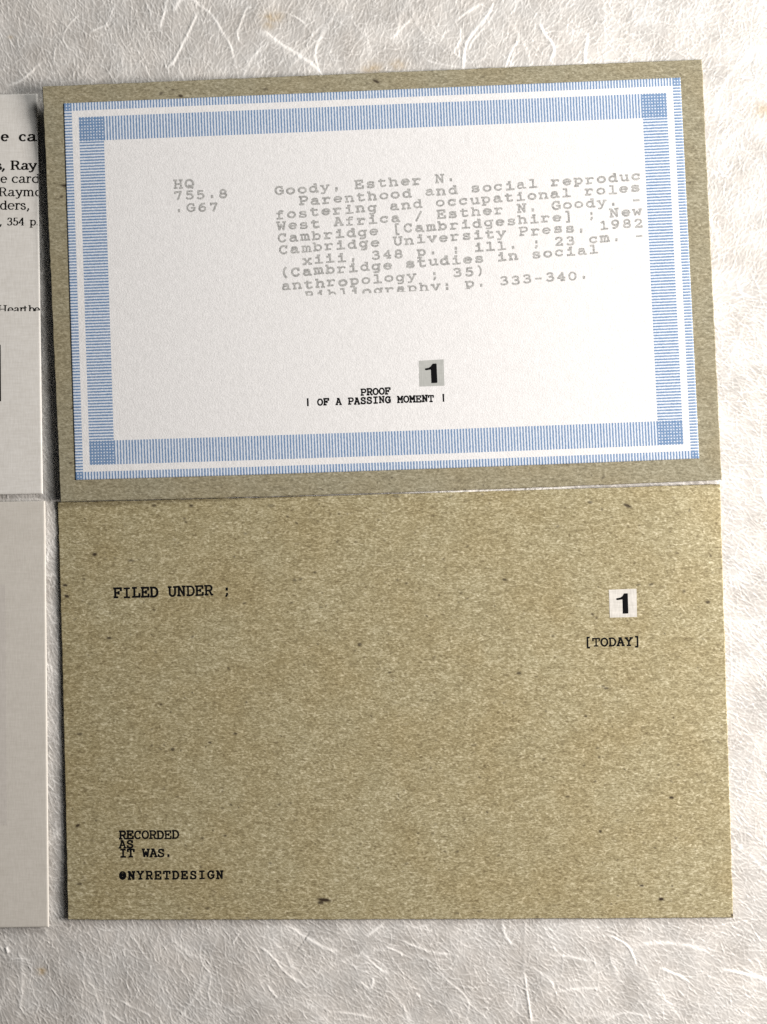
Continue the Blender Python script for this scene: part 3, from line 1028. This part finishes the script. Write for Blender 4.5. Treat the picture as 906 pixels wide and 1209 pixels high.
label = add_label()
label['label'] = "white label with a blue double lined border and faded typing"
INK = .012 * MM
SL = math.atan(-.0752)
cut_right = (1.0, -.044, 758.6 - .044 * 240)           # typing runs off at the right of its printed block
cut_low = (.0412, 1.0, 349.0 + .0412 * 365)
cat = Ink()
ROWS = [("Goody, Esther N.", 330.2, 229.2), ("Parenthood and social reproduc", 359.2, 241.6), ("fostering and occupational roles", 331.4, 257.4), ("West Africa / Esther N. Goody. -", 332.6, 271.4),
        ("Cambridge [Cambridgeshire] ; New", 333.8, 285.2), ("Cambridge University Press, 1982", 335.2, 298.8), ("xiii, 348 p. : ill. ; 23 cm. -", 363.2, 311.6),
        ("(Cambridge studies in social", 336.4, 326.6), ("anthropology ; 35)", 338.0, 341.4), ("Bibliography: p. 333-340.", 366.0, 353.2)]
for i, (t, x, y) in enumerate(ROWS):
    cat.typed(t, x, y, 13.52, 10.6, 8.9, SL, 2.2, (cut_right, cut_low), .28, i)
cat.build("catalogue_text", LBL, m_grey_ink, label, INK, LU)
cn = Ink()
cn.typed("HQ", 210.8, 221.6, 12.9, 10.6, 9.0, -.03, 2.25, (), .25, 31)
cn.typed("755.8", 211.0, 235.6, 13.3, 10.4, 8.9, -.05, 2.25, (), .25, 32)
cn.typed(".G67", 212.2, 250.0, 13.5, 10.4, 8.8, -.045, 2.25, (), .25, 33)
cn.build("call_number", LBL, m_grey_ink, label, INK, LU)
cp = Ink()
cp.typed("PROOF", 429.6, 466.2, 7.15, 6.5, 6.9, -.034, 1.8, (), .12, 41)
cp.typed("| OF A PASSING MOMENT |", 363.8, 478.6, 7.27, 6.5, 7.0, -.0334, 1.8, (), .12, 42)
cp.build("caption", LBL, m_black_ink, label, INK, LU)
tl_ = Ink()
tl_.poly([(494.7, 426), (524, 424.2), (525.1, 455.4), (495.4, 456.4)])
tile = tl_.build("number_tile", LBL, m_tile_grey, label, INK, LU)
tile['label'] = "grey square tile printed with the black numeral 1"
nm = Ink()
numeral(nm, 502.0, 429.4, 516.2, 452.4, -.045, .50)
# numeral sits on the tile inside the label: one more printed layer of the label
nm.build("numeral", LBL, m_black_ink, label, INK + .014 * MM, LU)


# ------------------------------------------------------------------ the plain kraft card
def z_lo(u, v):
    u = np.asarray(u, float)
    v = np.asarray(v, float)
    left = .08 * (1 - v) + .28 * v
    ss = lambda a, b, x: np.clip((x - a) / (b - a), 0, 1) ** 2 * (3 - 2 * np.clip((x - a) / (b - a), 0, 1))
    curl = ss(.66, .93, u) * ss(.34, .06, v) * (.55 - .5 * np.clip((u - .925) / .075, 0, 1.2) ** 1.5 - .25 * np.clip((.05 - v) / .05, 0, 1.2) ** 1.5)
    return (0.46 + left * np.clip(1 - u, 0, 2) ** 3 + np.maximum(curl, -.1) + .35 * np.clip(v, 0, 2) ** 8) * MM


LO = Sheet((68, 592.9), (850.3, 571.6), (866, 1083.5), (80, 1086), z_lo, (1.1, 0, .8, 1.0))
lo = thing("index_card", "plain brown kraft card typed FILED UNDER with small white number tile", "card", loc_of(LO), "kraft cards on the handmade paper")
LL = loc_of(LO)
LO_PX = [(112, 654.5, 2.2, 1.5, 0, .95), (77, 691, 2.4, 1.2, 0, .95), (79, 704, 2.4, 1.4, -.4, .95), (129, 753.5, 2.4, 1.1, 0, .9), (155, 662, 3.2, 1.0, 0, .6), (182, 597, 2.2, 1.2, 0, .7),
         (226, 597, 2.0, 1.2, 0, .8), (70.5, 734, 1.2, 1.0, 0, .9), (383, 1063, 6.0, 1.6, -.1, 1.0), (379, 1066, 3.0, 1.6, 0, .9), (741, 597, 4.0, 1.3, -.4, .9), (697, 593, 2.4, 1.1, 0, .7),
         (836, 711, 2.2, 1.2, 0, .85), (808, 698, 1.6, 1.4, 0, .6), (769, 690, 2.4, 1.0, .3, .7), (754, 690.5, 2.0, .9, .2, .6), (613, 795, 2.2, 1.2, 0, .8), (653, 751, 1.4, 1.0, 0, .6),
         (716, 813, 2.2, 1.0, 0, .8), (793, 942, 2.2, 1.1, 0, .95), (709, 982, 1.4, 1.2, 0, .9), (758, 1046, 2.0, 1.0, 0, .9), (781, 1062, 2.6, 1.4, 0, 1.0), (670, 941, 1.8, 1.0, 0, .6),
         (642, 897, 1.8, 1.0, .8, .5), (865, 1081, 1.4, 1.4, 0, .9), (92, 975, 2.2, 1.2, .5, .95), (94, 867, 2.4, 1.0, 0, .7), (248, 877, 1.6, 1.0, 0, .8), (278, 866.5, 2.0, 1.0, 0, .8),
         (204, 885, 1.8, 1.6, 0, .8), (266, 987, 1.8, 1.0, 0, .7), (239, 990, 1.6, 1.2, 0, .6), (355, 684, 2.0, 1.0, .4, .6), (425, 761, 2.0, 1.4, .3, .8), (372, 676, 1.6, 1.0, .2, .7),
         (348, 685, 1.8, 1.1, 0, .6), (596, 684.5, 2.2, 1.0, 0, .8), (480, 689, 1.6, 1.0, 0, .5), (468, 586, 3.6, 1.2, -.2, .5), (320, 597, 3.0, 1.4, 0, .45), (94, 1044, 2.6, 1.0, 0, .7),
         (245, 1073, 2.2, 1.0, 0, .6), (190, 832, 1.4, 1.0, 0, .7), (545, 700, 1.8, 1.0, .8, .4), (290, 630, 1.8, 1.0, 0, .5), (420, 640, 1.6, .9, 0, .4), (560, 880, 2.6, .9, .2, .45), (330, 950, 2.0, 1.0, .2, .5), (480, 1020, 2.0, 1.0, .2, .45)]
u_, v_ = LO.uv(np.array([p[0] for p in LO_PX], float), np.array([p[1] for p in LO_PX], float))
wl_ = 782.5
hl_ = 492.8
LO_SPECKS = [(float(u_[i]) * wl_, float(v_[i]) * hl_) + LO_PX[i][2:] for i in range(len(LO_PX))]
add_slab("board", LO, .95, .38 * MM, m_kraft_lo, lo, kraft_relief, kraft_attrs(33, LO_SPECKS, 330), .7, 15)
ik = Ink()
ik.typed("FILED UNDER ;", 139.6, 705.4, 10.72, 9.8, 10.6, -.028, 2.2, (), .15, 51)
ik.build("heading", LO, m_black_ink, lo, .02 * MM, LL)
ik = Ink()
ik.typed("[TODAY]", 694.6, 762.8, 9.65, 8.8, 8.8, -.018, 1.95, (), .1, 52)
ik.build("date_text", LO, m_black_ink, lo, .02 * MM, LL)
ik = Ink()
ik.typed("RECORDED", 145.0, 990.2, 8.95, 8.3, 8.8, -.006, 2.0, (), .12, 53)
ik.typed("AS", 144.9, 1001.0, 9.0, 8.3, 8.3, -.01, 2.0, (), .12, 54)
ik.typed("IT WAS.", 145.7, 1011.8, 8.95, 8.3, 8.5, -.01, 2.0, (), .12, 55)
ik.build("motto", LO, m_black_ink, lo, .02 * MM, LL)
ik = Ink()
ik.typed("@NYRETDESIGN", 145.2, 1038.0, 10.42, 8.0, 8.6, -.008, 2.0, (), .12, 56)
ik.build("maker_mark", LO, m_black_ink, lo, .02 * MM, LL)
ik = Ink()
ik.poly([(719, 696.3), (751.7, 695.1), (752.4, 728.4), (720.3, 729.2)])
tile = ik.build("number_tile", LO, m_tile_white, lo, .02 * MM, LL)
ik = Ink()
numeral(ik, 727.6, 700.6, 741.8, 724.6, -.03, .53)
ik.build("numeral", LO, m_black_ink, tile, .034 * MM, LL)


# ------------------------------------------------------------------ the two pale cards at the left
def z_cr(u, v):
    u = np.asarray(u, float)
    v = np.asarray(v, float)
    return (0.44 + .35 * np.clip(u, 0, 2) ** 4) * MM


def z_be(u, v):
    u = np.asarray(u, float)
    v = np.asarray(v, float)
    return (0.42 + .40 * np.clip(u, 0, 2) ** 4 + .25 * np.clip(v, 0, 2) ** 6) * MM


CR = Sheet((-735, 124), (44, 110.5), (50.2, 583), (-728, 598), z_cr, (0, 0, 0, 0))
cr = thing("catalogue_card", "cream linen card with cut off black serif print, above the blank one", "card", loc_of(CR), "pale cards at the left edge")
add_slab("card_stock", CR, 2.5, .42 * MM, m_cream, cr)
LC = loc_of(CR)
ink = Ink()
edge_r = (1.0, -.0131, 44.2 - .0131 * 110)         # right edge of the card
for ch, x, wd in (('e', 1.6, 8.8), ('c', 22.9, 8.6), ('a', 32.6, 11.4)):
    ink.roman(ch, x, 166.2, wd, 10.4, 2.6, 1.2, (edge_r,))
for ch, x, wd, bs in (('s', -5.6, 8, 200.2), (',', 1.0, 7, 200.2), ('R', 12.6, 12.8, 200), ('a', 25.6, 9.0, 200), ('y', 33.6, 10.6, 200)):
    ink.roman(ch, x, bs, wd, 9.9, 2.4, 1.0, (edge_r,))
for ch, x, wd in (('e', 1.0, 7.8), ('c', 14.2, 8.2), ('a', 22.6, 8.6), ('r', 31.0, 6.4), ('d', 37.8, 10.4)):
    ink.roman(ch, x, 215.6, wd, 9.8, 1.7, .8, (edge_r,))
for ch, x, wd in (('R', -1.4, 11.2), ('a', 9.8, 8.6), ('y', 18.2, 9.2), ('m', 27.2, 13.6), ('o', 41.6, 8)):
    ink.roman(ch, x, 231.3, wd, 9.6, 1.7, .8, (edge_r,))
for ch, x, wd in (('d', .2, 9.0), ('e', 9.2, 8.6), ('r', 17.8, 6.6), ('s', 24.4, 6.4), (',', 31.2, 5)):
    ink.roman(ch, x, 247.2, wd, 10, 1.7, .8, (edge_r,))
for ch, x, wd in ((',', -.8, 4), ('3', 8.6, 6.6), ('5', 15.6, 6.6), ('4', 22.0, 7.2), ('p', 35.2, 7.6), ('.', 42.4, 3.2)):
    ink.roman(ch, x, 265.8, wd, 8.4, 1.55, .75, (edge_r,))
cut = (0.0, 1.0, 367.4)
for ch, x, wd in (('H', -2.4, 11.2), ('e', 9.2, 7.2), ('a', 16.6, 7.2), ('r', 23.4, 5.6), ('t', 28.0, 4.4), ('b', 33.8, 7.4), ('e', 40.8, 6.8)):
    ink.roman(ch, x, 369.4, wd, 8.8, 1.55, .75, (edge_r, cut))
ink.build("printed_text", CR, m_book_ink, cr, .02 * MM, LC)
ink = Ink()
ink.poly([(-16, 407), (1.0, 407), (1.5, 473.8), (-15.5, 473.8)])
ink.build("black_bar", CR, m_book_ink, cr, .02 * MM, LC)

BE = Sheet((-728, 606), (53, 591.4), (57.4, 1094.8), (-722, 1106), z_be, (0, 0, 0, 0))
be = thing("catalogue_card", "blank beige card with a faint show through frame, below the printed cream card", "card", loc_of(BE), "pale cards at the left edge")
add_slab("card_stock", BE, 2.5, .42 * MM, m_beige, be)
LB = loc_of(BE)
ink = Ink()
for i in range(24):
    a0, a1 = i / 24, (i + 1) / 24
    y0, y1 = 690 + 284 * a0, 690 + 284 * a1
    ink.poly([(-30, y0), (6.6 + 1.8 * a0, y0), (6.6 + 1.8 * a1, y1), (-30, y1)])
ink.build("show_through_frame", BE, m_ghost, be, .006 * MM, LB)
